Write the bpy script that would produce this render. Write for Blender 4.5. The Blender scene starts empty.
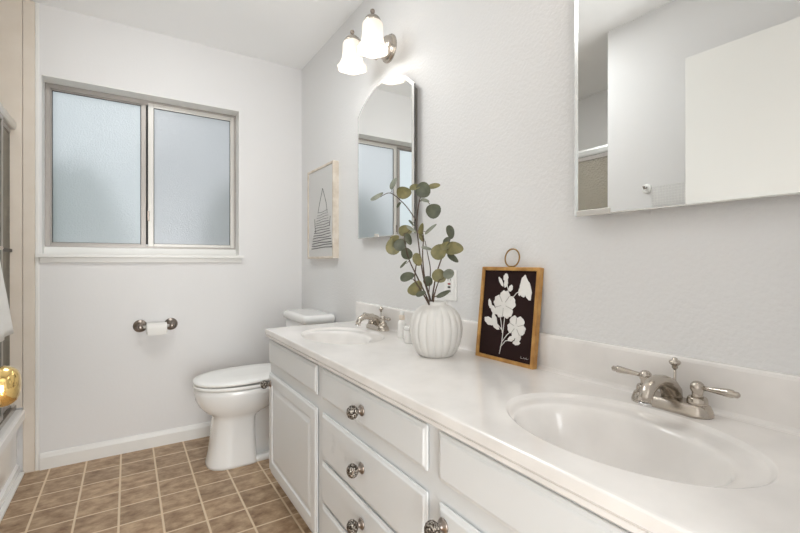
import bpy, bmesh, math, random
from mathutils import Vector, Matrix
random.seed(7)
PI = math.pi
SC = bpy.context.scene
COL = SC.collection

# ------------------------------------------------------------------ camera, world, lights, exposure
F, YAW, CH = 424.0, math.radians(32.7), 1.084
cam_d = bpy.data.cameras.new('camera')
cam_d.sensor_width = 36.0
cam_d.lens = F / 800 * 36
cam_d.shift_y = -4.0 / 800
cam_d.clip_start = 0.02
cam = bpy.data.objects.new('camera', cam_d)
COL.objects.link(cam)
cam.location = (0, 0, CH)
cam.rotation_euler = (PI / 2, 0, -YAW)
SC.camera = cam

world = bpy.data.worlds.new('sky')
SC.world = world
world.use_nodes = True
wn = world.node_tree
bg = wn.nodes['Background']
# overcast sky, brighter towards the side of the hidden sun
w_tc = wn.nodes.new('ShaderNodeTexCoord'); w_sep = wn.nodes.new('ShaderNodeSeparateXYZ')
wn.links.new(w_tc.outputs['Generated'], w_sep.inputs[0])
w_map = wn.nodes.new('ShaderNodeMapRange')
w_map.inputs['From Min'].default_value = -0.85; w_map.inputs['From Max'].default_value = 0.02
w_map.inputs['To Min'].default_value = 2.3; w_map.inputs['To Max'].default_value = 0.78
wn.links.new(w_sep.outputs['X'], w_map.inputs['Value'])
wn.links.new(w_map.outputs['Result'], bg.inputs['Strength'])
bg.inputs['Color'].default_value = (0.95, 0.985, 1.0, 1)

def area_light(name, loc, rot, sx, sy, power, color):
    d = bpy.data.lights.new(name, 'AREA')
    d.shape = 'RECTANGLE'; d.size = sx; d.size_y = sy
    d.energy = power; d.color = color
    o = bpy.data.objects.new(name, d)
    COL.objects.link(o)
    o.location = loc; o.rotation_euler = rot
    return o
# added unseen fill light in the hall behind the open bathroom door
area_light('hall_fill', (0.16, -1.25, 0.85), (math.radians(98), 0, 0), 1.2, 1.5, 50.0, (0.955, 0.985, 0.985))
# added area light under the ceiling, without a fixture, filling the far end
area_light('ceiling_fill', (0.13, 1.75, 2.42), (0, 0, 0), 0.5, 0.5, 9.3, (0.96, 0.985, 0.985))
# added upward spot low in the doorway, bouncing fill light off the ceiling
def spot_light(name, loc, target, power, angle, color, radius):
    d = bpy.data.lights.new(name, 'SPOT')
    d.energy = power; d.color = color; d.spot_size = math.radians(angle); d.spot_blend = 1.0; d.shadow_soft_size = radius
    o = bpy.data.objects.new(name, d)
    COL.objects.link(o)
    o.location = loc
    o.rotation_euler = (Vector(target) - Vector(loc)).to_track_quat('-Z', 'Y').to_euler()
    return o
spot_light('bounce_fill', (0.05, 0.10, 0.50), (0.20, 1.85, 2.44), 52.0, 50, (0.96, 0.985, 0.985), 0.10)
BULB_W = 0.6
BULB_COLOR = (1.0, 0.97, 0.93)

SC.view_settings.view_transform = 'Standard'
SC.view_settings.look = 'None'
SC.view_settings.gamma = 1.0
SC.view_settings.use_curve_mapping = False
SC.view_settings.exposure = 0.03
SC.cycles.max_bounces = 14
SC.cycles.diffuse_bounces = 7
SC.cycles.transmission_bounces = 8

# ------------------------------------------------------------------ materials
def srgb(r, g, b):
    def c(v):
        v /= 255.0
        return v / 12.92 if v <= 0.04045 else ((v + 0.055) / 1.055) ** 2.4
    return (c(r), c(g), c(b), 1)

def mat(name, color, rough=0.5, metal=0.0, bump=None, spec=0.5, coat=0.0, mottling=None):
    m = bpy.data.materials.new(name)
    m.use_nodes = True
    n, l = m.node_tree.nodes, m.node_tree.links
    b = n['Principled BSDF']
    b.inputs['Base Color'].default_value = color
    b.inputs['Roughness'].default_value = rough
    b.inputs['Metallic'].default_value = metal
    b.inputs['Specular IOR Level'].default_value = spec
    b.inputs['Coat Weight'].default_value = coat
    tc = n.new('ShaderNodeTexCoord')
    if bump:
        scale, strength, detail = bump
        t = n.new('ShaderNodeTexNoise'); t.inputs['Scale'].default_value = scale; t.inputs['Detail'].default_value = detail
        l.new(tc.outputs['Object'], t.inputs['Vector'])
        bp = n.new('ShaderNodeBump'); bp.inputs['Strength'].default_value = strength; bp.inputs['Distance'].default_value = 0.004
        l.new(t.outputs['Fac'], bp.inputs['Height']); l.new(bp.outputs['Normal'], b.inputs['Normal'])
    if mottling:
        c2, scale = mottling
        t = n.new('ShaderNodeTexNoise'); t.inputs['Scale'].default_value = scale; t.inputs['Detail'].default_value = 4
        l.new(tc.outputs['Object'], t.inputs['Vector'])
        mx = n.new('ShaderNodeMix'); mx.data_type = 'RGBA'
        r = n.new('ShaderNodeMapRange'); r.inputs['From Min'].default_value = 0.35; r.inputs['From Max'].default_value = 0.65
        l.new(t.outputs['Fac'], r.inputs['Value']); l.new(r.outputs['Result'], mx.inputs['Factor'])
        mx.inputs['A'].default_value = color; mx.inputs['B'].default_value = c2
        l.new(mx.outputs['Result'], b.inputs['Base Color'])
    return m

M = {}
M['wall'] = mat('wall_paint', srgb(232, 232, 232), 0.6, bump=(95, 0.42, 3), spec=0.3)
M['wall_smooth'] = mat('wall_paint_smooth', srgb(232, 231, 231), 0.6, bump=(70, 0.08, 2), spec=0.3)
M['ceiling'] = mat('ceiling_paint', srgb(245, 245, 245), 0.8, bump=(60, 0.1, 2), spec=0.2)
M['trim'] = mat('trim_white', srgb(238, 237, 234), 0.35)
M['beige'] = mat('surround_beige', srgb(230, 220, 208), 0.35, mottling=(srgb(226, 215, 202), 9))
M['cabinet'] = mat('cabinet_white', srgb(229, 231, 232), 0.38, bump=(30, 0.03, 2))
M['marble'] = mat('cultured_marble', srgb(245, 242, 239), 0.18, coat=0.25, mottling=(srgb(231, 228, 225), 6))
M['porcelain'] = mat('porcelain', srgb(246, 246, 245), 0.12, coat=0.4)
M['plastic'] = mat('white_plastic', srgb(247, 247, 245), 0.25)
M['nickel'] = mat('brushed_nickel', srgb(196, 188, 178), 0.24, 1.0, bump=(220, 0.03, 2))
M['chrome'] = mat('chrome', srgb(225, 225, 225), 0.08, 1.0)
M['bronze'] = mat('dark_nickel', srgb(150, 140, 132), 0.3, 1.0)
M['alu'] = mat('window_aluminium', srgb(172, 166, 161), 0.42, 0.5)
M['track'] = mat('satin_aluminium', srgb(214, 213, 210), 0.3, 0.8)
M['alu_light'] = mat('sash_light', srgb(214, 211, 206), 0.4, 0.3)
M['dark'] = mat('dark_rubber', srgb(34, 34, 34), 0.6)
M['brass'] = mat('polished_brass', srgb(232, 200, 132), 0.14, 1.0)
M['mirror'] = mat('mirror_silver', (0.90, 0.91, 0.90, 1), 0.0, 1.0)
M['bevel'] = mat('mirror_bevel', (0.93, 0.94, 0.93, 1), 0.2, 0.45)  # whitish half-matte mix paints in the bright reflection along the bevel
M['steel'] = mat('cabinet_steel', srgb(170, 166, 160), 0.25, 1.0)
M['vase'] = mat('vase_ceramic', srgb(222, 220, 216), 0.6, bump=(60, 0.08, 3))
M['stem'] = mat('stem_brown', srgb(80, 62, 50), 0.7)
M['oak'] = mat('pale_oak', srgb(226, 217, 205), 0.55, mottling=(srgb(208, 196, 180), 22))
M['gold_wood'] = mat('golden_wood', srgb(204, 158, 92), 0.35, mottling=(srgb(170, 122, 62), 26))
M['ring'] = mat('aged_brass', srgb(160, 128, 80), 0.3, 1.0)
M['panel_dark'] = mat('dark_cloth', srgb(46, 32, 31), 0.9, bump=(400, 0.2, 2), spec=0.1)
M['petal'] = mat('petal_white', srgb(236, 234, 230), 0.7, bump=(200, 0.3, 2))
M['petal_line'] = mat('petal_line', srgb(168, 164, 160), 0.7)
M['paper'] = mat('paper_grey', srgb(214, 213, 211), 0.5)
M['ink'] = mat('ink_grey', srgb(84, 82, 82), 0.7)
M['roll'] = mat('toilet_tissue', srgb(238, 236, 232), 0.9, bump=(120, 0.1, 2))
M['towel'] = mat('white_terry', srgb(240, 239, 236), 0.95, bump=(260, 0.6, 3))
M['red'] = mat('red_button', srgb(150, 24, 24), 0.4)
M['black'] = mat('black_plastic', srgb(28, 26, 26), 0.4)
M['cream'] = mat('cream_soap', srgb(226, 214, 200), 0.4)
M['gap'] = mat('cabinet_gap', srgb(150, 147, 143), 0.7)
M['carpet'] = mat('hall_floor', srgb(176, 160, 142), 0.9, bump=(200, 0.3, 2))
M['lawn'] = mat('outside_ground', srgb(96, 110, 84), 0.9, mottling=(srgb(70, 84, 60), 3))
M['shrub'] = mat('shrub_green', srgb(52, 78, 62), 0.8, mottling=(srgb(36, 58, 46), 7))

def knob_mat():
    m = mat('antique_silver', srgb(150, 140, 130), 0.32, 1.0)
    n, l = m.node_tree.nodes, m.node_tree.links
    b = n['Principled BSDF']
    tc = n.new('ShaderNodeTexCoord')
    v = n.new('ShaderNodeTexVoronoi'); v.inputs['Scale'].default_value = 230
    l.new(tc.outputs['Object'], v.inputs['Vector'])
    cr = n.new('ShaderNodeValToRGB')
    cr.color_ramp.elements[0].color = srgb(205, 198, 188); cr.color_ramp.elements[1].color = srgb(70, 62, 56)
    cr.color_ramp.elements[0].position = 0.15; cr.color_ramp.elements[1].position = 0.65
    l.new(v.outputs['Distance'], cr.inputs['Fac']); l.new(cr.outputs['Color'], b.inputs['Base Color'])
    bp = n.new('ShaderNodeBump'); bp.inputs['Strength'].default_value = 0.9; bp.inputs['Distance'].default_value = 0.003; bp.invert = True
    l.new(v.outputs['Distance'], bp.inputs['Height']); l.new(bp.outputs['Normal'], b.inputs['Normal'])
    return m
M['knob'] = knob_mat()

def floor_mat():
    m = mat('vinyl_tile', (1, 1, 1, 1), 0.42, spec=0.4)
    n, l = m.node_tree.nodes, m.node_tree.links
    b = n['Principled BSDF']
    tc = n.new('ShaderNodeTexCoord')
    sep = n.new('ShaderNodeSeparateXYZ')
    l.new(tc.outputs['Object'], sep.inputs[0])
    P, X0, Y0, G = 0.1565, -0.345, 2.72, 0.0058
    def math_node(op, a, v2=None, sock=None):
        k = n.new('ShaderNodeMath'); k.operation = op
        l.new(a, k.inputs[0])
        if v2 is not None: k.inputs[1].default_value = v2
        if sock is not None: l.new(sock, k.inputs[1])
        return k.outputs[0]
    masks = []; cells = []
    for ax, off in (('X', X0), ('Y', Y0)):
        t = math_node('SUBTRACT', sep.outputs[ax], off)
        t = math_node('DIVIDE', t, P)
        cells.append(math_node('FLOOR', math_node('ADD', t, 0.5 - 0.5)))
        pp = math_node('PINGPONG', t, 0.5)
        masks.append(pp)
    mn = math_node('MINIMUM', masks[0], sock=masks[1])
    mr = n.new('ShaderNodeMapRange'); mr.inputs['From Min'].default_value = G / 2 / P; mr.inputs['From Max'].default_value = G / 2 / P + 0.016
    l.new(mn, mr.inputs['Value'])
    comb = n.new('ShaderNodeCombineXYZ'); l.new(cells[0], comb.inputs[0]); l.new(cells[1], comb.inputs[1])
    wn_ = n.new('ShaderNodeTexWhiteNoise'); l.new(comb.outputs[0], wn_.inputs['Vector'])
    n1 = n.new('ShaderNodeTexNoise'); n1.inputs['Scale'].default_value = 17; n1.inputs['Detail'].default_value = 6; n1.inputs['Roughness'].default_value = 0.65
    mp = n.new('ShaderNodeMapping'); mp.inputs['Scale'].default_value = (0.9, 1.3, 1)
    add = n.new('ShaderNodeVectorMath'); add.operation = 'ADD'
    l.new(tc.outputs['Object'], add.inputs[0]); l.new(wn_.outputs['Color'], add.inputs[1])
    l.new(add.outputs[0], mp.inputs['Vector']); l.new(mp.outputs['Vector'], n1.inputs['Vector'])
    cr = n.new('ShaderNodeValToRGB')
    e = cr.color_ramp.elements
    e[0].position = 0.30; e[0].color = srgb(132, 102, 76)
    e[1].position = 0.72; e[1].color = srgb(208, 180, 148)
    l.new(n1.outputs['Fac'], cr.inputs['Fac'])
    hv = n.new('ShaderNodeHueSaturation')
    mr2 = n.new('ShaderNodeMapRange'); mr2.inputs['To Min'].default_value = 0.88; mr2.inputs['To Max'].default_value = 1.08
    l.new(wn_.outputs['Value'], mr2.inputs['Value']); l.new(mr2.outputs['Result'], hv.inputs['Value'])
    l.new(cr.outputs['Color'], hv.inputs['Color'])
    mx = n.new('ShaderNodeMix'); mx.data_type = 'RGBA'
    mx.inputs['A'].default_value = srgb(226, 206, 178)
    l.new(mr.outputs['Result'], mx.inputs['Factor']); l.new(hv.outputs['Color'], mx.inputs['B'])
    l.new(mx.outputs['Result'], b.inputs['Base Color'])
    bp = n.new('ShaderNodeBump'); bp.inputs['Strength'].default_value = 0.25; bp.inputs['Distance'].default_value = 0.002
    l.new(mr.outputs['Result'], bp.inputs['Height']); l.new(bp.outputs['Normal'], b.inputs['Normal'])
    return m
M['floor'] = floor_mat()

def frosted(name, tint, rough, scale, bump, trans_mix, strength=1.0):
    m = bpy.data.materials.new(name); m.use_nodes = True
    n, l = m.node_tree.nodes, m.node_tree.links
    n.remove(n['Principled BSDF'])
    out = n['Material Output']
    tc = n.new('ShaderNodeTexCoord')
    t = n.new('ShaderNodeTexVoronoi'); t.inputs['Scale'].default_value = scale; t.feature = 'SMOOTH_F1'
    l.new(tc.outputs['Object'], t.inputs['Vector'])
    bp = n.new('ShaderNodeBump'); bp.inputs['Strength'].default_value = bump; bp.inputs['Distance'].default_value = 0.004
    l.new(t.outputs['Distance'], bp.inputs['Height'])
    tr = n.new('ShaderNodeBsdfTranslucent'); tr.inputs['Color'].default_value = tint
    rf = n.new('ShaderNodeBsdfRefraction'); rf.inputs['Color'].default_value = tint; rf.inputs['Roughness'].default_value = rough; rf.inputs['IOR'].default_value = 1.3
    gl = n.new('ShaderNodeBsdfGlossy'); gl.inputs['Roughness'].default_value = 0.25; gl.inputs['Color'].default_value = (0.9, 0.9, 0.9, 1)
    for s in (tr, rf, gl): l.new(bp.outputs['Normal'], s.inputs['Normal'])
    m1 = n.new('ShaderNodeMixShader'); m1.inputs[0].default_value = trans_mix
    l.new(rf.outputs[0], m1.inputs[1]); l.new(tr.outputs[0], m1.inputs[2])
    m2 = n.new('ShaderNodeMixShader'); m2.inputs[0].default_value = 0.06
    l.new(m1.outputs[0], m2.inputs[1]); l.new(gl.outputs[0], m2.inputs[2])
    l.new(m2.outputs[0], out.inputs['Surface'])
    return m
M['pane'] = frosted('frosted_pane', (0.95, 0.98, 1.0, 1), 0.35, 160, 0.35, 0.45)
M['pane_screen'] = frosted('frosted_pane_behind_screen', (0.90, 0.91, 0.93, 1), 0.35, 160, 0.3, 0.45)
M['shower_glass'] = frosted('pebbled_shower_glass', (0.96, 0.96, 0.93, 1), 0.22, 90, 0.9, 0.35)

def shade_mat():
    m = bpy.data.materials.new('lit_opal_glass'); m.use_nodes = True
    n, l = m.node_tree.nodes, m.node_tree.links
    b = n['Principled BSDF']
    b.inputs['Base Color'].default_value = srgb(246, 243, 238)
    b.inputs['Roughness'].default_value = 0.3
    tr = n.new('ShaderNodeBsdfTranslucent'); tr.inputs['Color'].default_value = srgb(252, 246, 238)
    mx = n.new('ShaderNodeMixShader'); mx.inputs[0].default_value = 0.30
    l.new(b.outputs[0], mx.inputs[1]); l.new(tr.outputs[0], mx.inputs[2])
    l.new(mx.outputs[0], n['Material Output'].inputs['Surface'])
    b.inputs['Emission Color'].default_value = (1, 0.95, 0.88, 1)
    b.inputs['Emission Strength'].default_value = 0.12
    return m
M['shade'] = shade_mat()

def leaf_mat(name, c1, c2):
    m = mat(name, c1, 0.5, mottling=(c2, 40))
    return m
M['leaf_olive'] = leaf_mat('leaf_olive', srgb(134, 126, 84), srgb(106, 104, 70))
M['leaf_dark'] = leaf_mat('leaf_dark', srgb(92, 96, 76), srgb(72, 76, 60))
M['leaf_grey'] = leaf_mat('leaf_grey', srgb(142, 146, 132), srgb(116, 120, 106))

# ------------------------------------------------------------------ mesh helpers
class MB:
    def __init__(self): self.v = []; self.f = []; self.s = []
    def add(self, vs, fs, smooth=False):
        k = len(self.v)
        self.v += [tuple(p) for p in vs]
        self.f += [[i + k for i in q] for q in fs]
        self.s += [smooth] * len(fs)
        return self
    def box(self, x0, x1, y0, y1, z0, z1):
        vs = [(x, y, z) for x in (x0, x1) for y in (y0, y1) for z in (z0, z1)]
        return self.add(vs, [(0, 1, 3, 2), (4, 6, 7, 5), (0, 4, 5, 1), (2, 3, 7, 6), (0, 2, 6, 4), (1, 5, 7, 3)])
    def loft(self, rings, caps=(True, True), smooth=True, closed=True):
        n = len(rings[0]); vs = [p for r in rings for p in r]; fs = []
        for i in range(len(rings) - 1):
            for j in range(n if closed else n - 1):
                a = i * n + j; b = i * n + (j + 1) % n
                fs.append((a, b, b + n, a + n))
        self.add(vs, fs, smooth)
        k = len(self.v) - len(vs)
        if caps[0]: self.f.append([k + j for j in range(n)]); self.s.append(False)
        if caps[1]: self.f.append([k + (len(rings) - 1) * n + j for j in range(n)]); self.s.append(False)
        return self
    def lathe(self, prof, center=(0, 0, 0), axis='z', seg=24, caps=(True, True), ripple=None, smooth=True):
        rings = []
        for q in prof:
            r, h = q[0], q[1]; ring = []
            for j in range(seg):
                a = 2 * PI * j / seg
                rr = r * (ripple(a, h) if ripple else 1)
                c, s = rr * math.cos(a), rr * math.sin(a)
                if axis == 'z': p = (c, s, h)
                elif axis == 'x': p = (h, c, s)
                else: p = (s, h, c)
                ring.append((p[0] + center[0], p[1] + center[1], p[2] + center[2]))
            rings.append(ring)
        return self.loft(rings, caps, smooth)
    def tube(self, path, radii, seg=10, caps=(True, True), flat=None):
        pts = [Vector(p) for p in path]
        if not hasattr(radii, '__len__'): radii = [radii] * len(pts)
        rings = []; up = None
        for i, p in enumerate(pts):
            t = (pts[min(i + 1, len(pts) - 1)] - pts[max(i - 1, 0)]).normalized()
            if up is None:
                up = Vector((0, 0, 1)) if abs(t.z) < 0.9 else Vector((1, 0, 0))
            n1 = (up - t * up.dot(t)).normalized(); n2 = t.cross(n1); up = n1
            fa, fb = (1, 1) if flat is None else flat
            rings.append([p + (n1 * math.cos(2 * PI * j / seg) * fa + n2 * math.sin(2 * PI * j / seg) * fb) * radii[i] for j in range(seg)])
        return self.loft(rings, caps, True)
    def ball(self, c, r, seg=20, squash=(1, 1, 1)):
        prof = [(r * math.sin(PI * i / 12), -r * math.cos(PI * i / 12)) for i in range(1, 12)]
        k = len(self.v)
        self.lathe(prof, (0, 0, 0), 'z', seg)
        for i in range(k, len(self.v)):
            p = self.v[i]
            self.v[i] = (p[0] * squash[0] + c[0], p[1] * squash[1] + c[1], p[2] * squash[2] + c[2])
        return self
    def map(self, fn, start=0):
        for i in range(start, len(self.v)): self.v[i] = tuple(fn(Vector(self.v[i])))
        return self
    def build(self, name, material, parent=None, bevel=0.0, seg=2, origin=None, recalc=True):
        me = bpy.data.meshes.new(name)
        me.from_pydata(self.v, [], self.f)
        for p, s in zip(me.polygons, self.s): p.use_smooth = s
        if recalc:
            bm = bmesh.new(); bm.from_mesh(me)
            bmesh.ops.recalc_face_normals(bm, faces=bm.faces)
            bm.to_mesh(me); bm.free()
        me.materials.append(material)
        o = bpy.data.objects.new(name, me)
        COL.objects.link(o)
        if parent is not None:
            o.parent = parent
            o.matrix_parent_inverse = Matrix.Identity(4)
            off = parent_offset(parent)
            me.transform(Matrix.Translation(-off))
        elif origin is not None:
            me.transform(Matrix.Translation(-Vector(origin))); o.location = origin
        if bevel:
            b = o.modifiers.new('bevel', 'BEVEL'); b.width = bevel; b.segments = seg; b.limit_method = 'ANGLE'; b.angle_limit = math.radians(40)
            b.harden_normals = False
        return o

def parent_offset(p):
    off = Vector((0, 0, 0))
    while p is not None:
        off = off + Vector(p.location); p = p.parent
    return off

def thing(name, label, cat, loc, group=None):
    o = bpy.data.objects.new(name, None)
    COL.objects.link(o)
    o.location = loc
    o.empty_display_size = 0.05
    o['label'] = label; o['category'] = cat
    if group: o['group'] = group
    return o
def tag(o, label, cat, group=None, kind=None):
    o['label'] = label; o['category'] = cat
    if group: o['group'] = group
    if kind: o['kind'] = kind
    return o
def struct(o):
    o['kind'] = 'structure'
    return o
def copy_tree(o, parent=None):
    c = o.copy(); COL.objects.link(c)
    if parent is not None: c.parent = parent
    for ch in list(o.children): copy_tree(ch, c)
    return c
def arc(cx, cy, r, a0, a1, n):
    return [(cx + r * math.cos(a0 + (a1 - a0) * i / n), cy + r * math.sin(a0 + (a1 - a0) * i / n)) for i in range(n + 1)]

W, D, H = 1.03, 2.885, 2.44          # vanity wall, window wall, ceiling
XL = -0.39                           # left wall face
XT = -1.18                           # back of the tub alcove
YA = 1.44                            # near end of the tub alcove
YN = 0.08                            # inner face of the doorway wall
WX0, WX1, WZ0, WZ1 = -0.384, 0.611, 1.128, 2.07   # window opening

# ------------------------------------------------------------------ structure
struct(MB().box(-1.4, 1.5, -1.6, 3.1, -0.06, 0).build('floor', M['floor']))
struct(MB().box(-1.4, 1.5, -1.6, 3.1, H, H + 0.08).build('ceiling', M['ceiling']))
wb = MB()
wb.box(-1.3, WX0, D, D + 0.16, 0, H).box(WX1, 1.2, D, D + 0.16, 0, H)
wb.box(WX0, WX1, D, D + 0.16, 0, WZ0).box(WX0, WX1, D, D + 0.16, WZ1, H)
struct(wb.build('wall_back', M['wall_smooth']))
struct(MB().box(W, W + 0.14, YN - 0.10, D, 0, H).build('wall_right', M['wall']))
wl = MB().box(XL - 0.11, XL, YN - 0.10, YA, 0, H).box(XT - 0.1, XL - 0.11, YA - 0.11, YA, 0, H)
struct(wl.build('wall_left', M['wall_smooth']))
struct(MB().box(XT - 0.12, XT, YA, D, 0, H).build('wall_alcove', M['wall_smooth']))
# doorway wall the photographer stands in
wf = MB().box(XL, -0.235, YN - 0.10, YN, 0, H).box(0.56, W, YN - 0.10, YN, 0, H).box(-0.235, 0.56, YN - 0.10, YN, 2.06, H)
struct(wf.build('wall_front', M['wall_smooth']))
hall = MB().box(-1.4, -1.3, -1.6, YN - 0.1, 0, H).box(1.4, 1.5, -1.6, YN - 0.1, 0, H).box(-1.3, 1.4, -1.6, -1.5, 0, H)
hall.box(-1.3, XL - 0.11, YN - 0.16, YN - 0.1, 0, H).box(W + 0.14, 1.4, YN - 0.16, YN - 0.1, 0, H)
struct(hall.build('wall_hall', M['wall_smooth']))

# baseboards: moulded profile
def baseboard(name, p0, p1, nrm):
    prof = [(0.0, 0.0), (0.014, 0.0), (0.014, 0.062), (0.011, 0.070), (0.009, 0.078), (0.005, 0.084), (0.0, 0.086)]
    r0 = [(p0[0] + nrm[0] * a, p0[1] + nrm[1] * a, z) for a, z in prof]
    r1 = [(p1[0] + nrm[0] * a, p1[1] + nrm[1] * a, z) for a, z in prof]
    return struct(MB().loft([r0, r1], (True, True), False).build(name, M['trim']))
baseboard('baseboard_back', (-0.387, D), (W, D), (0, -1))
baseboard('baseboard_right', (W, D - 0.014), (W, 2.02), (-1, 0))
baseboard('baseboard_left', (XL, 0.30), (XL, YA), (1, 0))

# tub surround lining on the three alcove walls, trim board and caulk strip on the window wall
sw = MB().box(XT, -0.455, D - 0.008, D, 0.34, H - 0.002).box(XT, XT + 0.008, YA, D - 0.008, 0.34, 2.0).box(XT + 0.008, -0.46, YA, YA + 0.008, 0.34, 2.0)
struct(sw.build('trim_1', M['beige'], bevel=0.002))
struct(MB().box(-0.453, -0.406, D - 0.012, D, 0.0, H - 0.002).build('trim_2', M['beige'], bevel=0.003))
struct(MB().box(-0.4055, -0.389, D - 0.007, D, 0.0, H - 0.002).build('trim_3', M['trim'], bevel=0.003))
struct(MB().box(-0.468, -0.445, YA, D - 0.012, 0.0, 0.012).build('trim_4', M['trim'], bevel=0.003))

# ------------------------------------------------------------------ window
win = bpy.data.objects.new('window_1', None); COL.objects.link(win); win.location = (0.115, D, WZ0); win['kind'] = 'structure'
FY0, FY1 = D + 0.105, D + 0.15
fz0, fz1 = WZ0 + 0.042, WZ1 - 0.004
fx0, fx1 = WX0 + 0.004, WX1 - 0.003
fm = MB().box(fx0, fx0 + 0.022, FY0, FY1, fz0, fz1).box(fx1 - 0.016, fx1, FY0, FY1, fz0, fz1)
fm.box(fx0 + 0.022, fx1 - 0.016, FY0, FY1, fz1 - 0.026, fz1).box(fx0 + 0.022, fx1 - 0.016, FY0, FY1, fz0, fz0 + 0.018)
fm.build('window_frame', M['alu'], win, bevel=0.0015)
mxl = 0.093
ls = MB()
lx0, lx1, lz0, lz1 = fx0 + 0.018, mxl, fz0 + 0.012, fz1 - 0.020
ly = FY0 + 0.014
ls.box(lx0, lx0 + 0.010, ly, ly + 0.016, lz0, lz1).box(lx1 - 0.026, lx1, FY0 + 0.004, ly + 0.016, lz0, lz1)
ls.box(lx0 + 0.010, lx1 - 0.026, ly, ly + 0.016, lz1 - 0.012, lz1).box(lx0 + 0.010, lx1 - 0.026, ly, ly + 0.016, lz0, lz0 + 0.014)
sash_l = ls.build('sash', M['alu'], win, bevel=0.0015)
MB().box(lx0 + 0.007, lx1 - 0.018, ly + 0.007, ly + 0.011, lz0 + 0.01, lz1 - 0.008).build('pane', M['pane'], sash_l)
def bead(x0, x1, y, z0, z1, par):  # dark rubber line, also standing in for shadow around the recessed glass
    MB().box(x0, x0 + 0.003, y, y + 0.003, z0, z1).box(x1 - 0.003, x1, y, y + 0.003, z0, z1).box(x0 + 0.003, x1 - 0.003, y, y + 0.003, z1 - 0.003, z1).box(x0 + 0.003, x1 - 0.003, y, y + 0.003, z0, z0 + 0.002).build('glazing_bead', M['dark'], par)
bead(lx0 + 0.010, lx1 - 0.026, ly + 0.003, lz0 + 0.014, lz1 - 0.012, sash_l)
MB().box(lx1, lx1 + 0.012, FY0 + 0.012, FY0 + 0.03, lz0 + 0.012, lz1 - 0.012).build('gasket', M['dark'], win)
rs = MB()
rx0, rx1 = mxl + 0.010, fx1 - 0.012
ry = FY0 - 0.004
rs.box(rx0, rx0 + 0.030, ry, ry + 0.02, lz0 - 0.002, lz1 + 0.006).box(rx1 - 0.022, rx1, ry, ry + 0.02, lz0 - 0.002, lz1 + 0.006)
rs.box(rx0 + 0.030, rx1 - 0.022, ry, ry + 0.02, lz1 - 0.020, lz1 + 0.006).box(rx0 + 0.030, rx1 - 0.022, ry, ry + 0.02, lz0 - 0.002, lz0 + 0.016)
sash_r = rs.build('sash', M['alu_light'], win, bevel=0.002)
MB().box(rx0 + 0.026, rx1 - 0.018, ry + 0.009, ry + 0.013, lz0 + 0.012, lz1 - 0.016).build('pane', M['pane_screen'], sash_r)
bead(rx0 + 0.030, rx1 - 0.022, ry + 0.005, lz0 + 0.016, lz1 - 0.020, sash_r)
MB().box(rx0 - 0.004, rx0 + 0.008, ry - 0.006, ry, 1.335, 1.395).build('latch', M['bronze'], sash_r, bevel=0.002)
# sill parts
MB().box(WX0 + 0.001, WX1 - 0.001, D + 0.085, FY1, WZ0, fz0).build('sill_stop', M['trim'], win, bevel=0.004)
st = MB().box(-0.402, 0.633, D - 0.034, D, WZ0 - 0.016, WZ0 + 0.002).box(WX0 + 0.001, WX1 - 0.001, D, D + 0.12, WZ0 - 0.0, WZ0 + 0.002)
st.build('window_stool', M['trim'], win, bevel=0.005, seg=3)
MB().box(-0.388, 0.622, D - 0.014, D, WZ0 - 0.044, WZ0 - 0.016).build('window_apron', M['trim'], win, bevel=0.003)
lin = MB().box(WX0, WX0 + 0.004, D - 0.001, FY0, WZ0, WZ1).box(WX1 - 0.003, WX1, D - 0.001, FY0, WZ0, WZ1).box(WX0, WX1, D - 0.001, FY0, WZ1 - 0.004, WZ1)
lin.build('window_lining', M['trim'], win)

# outside: ground and low shrubs blurred by the frosted panes
struct(MB().box(-6, 6, 3.2, 12, -0.4, -0.3).build('ground_outside', M['lawn']))
def shrub(x, y, r, h, label):
    b = MB().ball((x, y, h * 0.5 - 0.3), 1.0, 24, (r, r * 0.8, h * 0.55))
    rr = random.Random(int(x * 100))
    b.map(lambda p: Vector((x, y, 0)) + (p - Vector((x, y, 0))) * (1 + 0.12 * (rr.random() - 0.5)))
    o = b.build('shrub', M['shrub'], origin=(x, y, -0.3))
    tag(o, label, 'shrub', kind='stuff')
shrub(-0.50, 5.0, 0.62, 2.15, 'green shrub blurred behind the frosted left window pane')
shrub(0.98, 5.0, 0.36, 2.15, 'dark shrub blurred low behind the frosted right window pane')

# ------------------------------------------------------------------ open door leaf with brass knob (left of the camera)
door = MB().box(-0.234, -0.197, 0.20, 0.945, 0.012, 2.035).build('door_1', M['trim'], bevel=0.002, origin=(-0.21, 0.2, 0.0))
struct(door)
KY, KZ, KX = 0.872, 0.895, -0.197
kb = MB().lathe([(0.033, 0.0), (0.033, 0.004), (0.028, 0.009), (0.016, 0.013), (0.012, 0.018)], (KX, KY, KZ), 'x', 28)
rose = kb.build('knob_rose', M['brass'], door)
kb = MB().lathe([(0.012, 0.012), (0.013, 0.016), (0.020, 0.018), (0.0265, 0.023), (0.0300, 0.030), (0.0310, 0.037), (0.0300, 0.043), (0.0270, 0.049), (0.0225, 0.0535), (0.0165, 0.0560), (0.009, 0.0572), (0.001, 0.0575)], (KX, KY, KZ), 'x', 32)
kb.build('door_knob', M['brass'], door)
kb = MB().lathe([(0.033, 0.0), (0.033, -0.004), (0.014, -0.013), (0.014, -0.02), (0.026, -0.028), (0.03, -0.038), (0.025, -0.05), (0.004, -0.054)], (-0.234, KY, KZ), 'x', 24)
kb.build('door_knob', M['brass'], door)
for hz in (0.25, 1.05, 1.82):
    MB().lathe([(0.006, 0), (0.006, 0.09)], (-0.193, 0.198, hz), 'z', 12).build('hinge', M['brass'], door)

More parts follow.
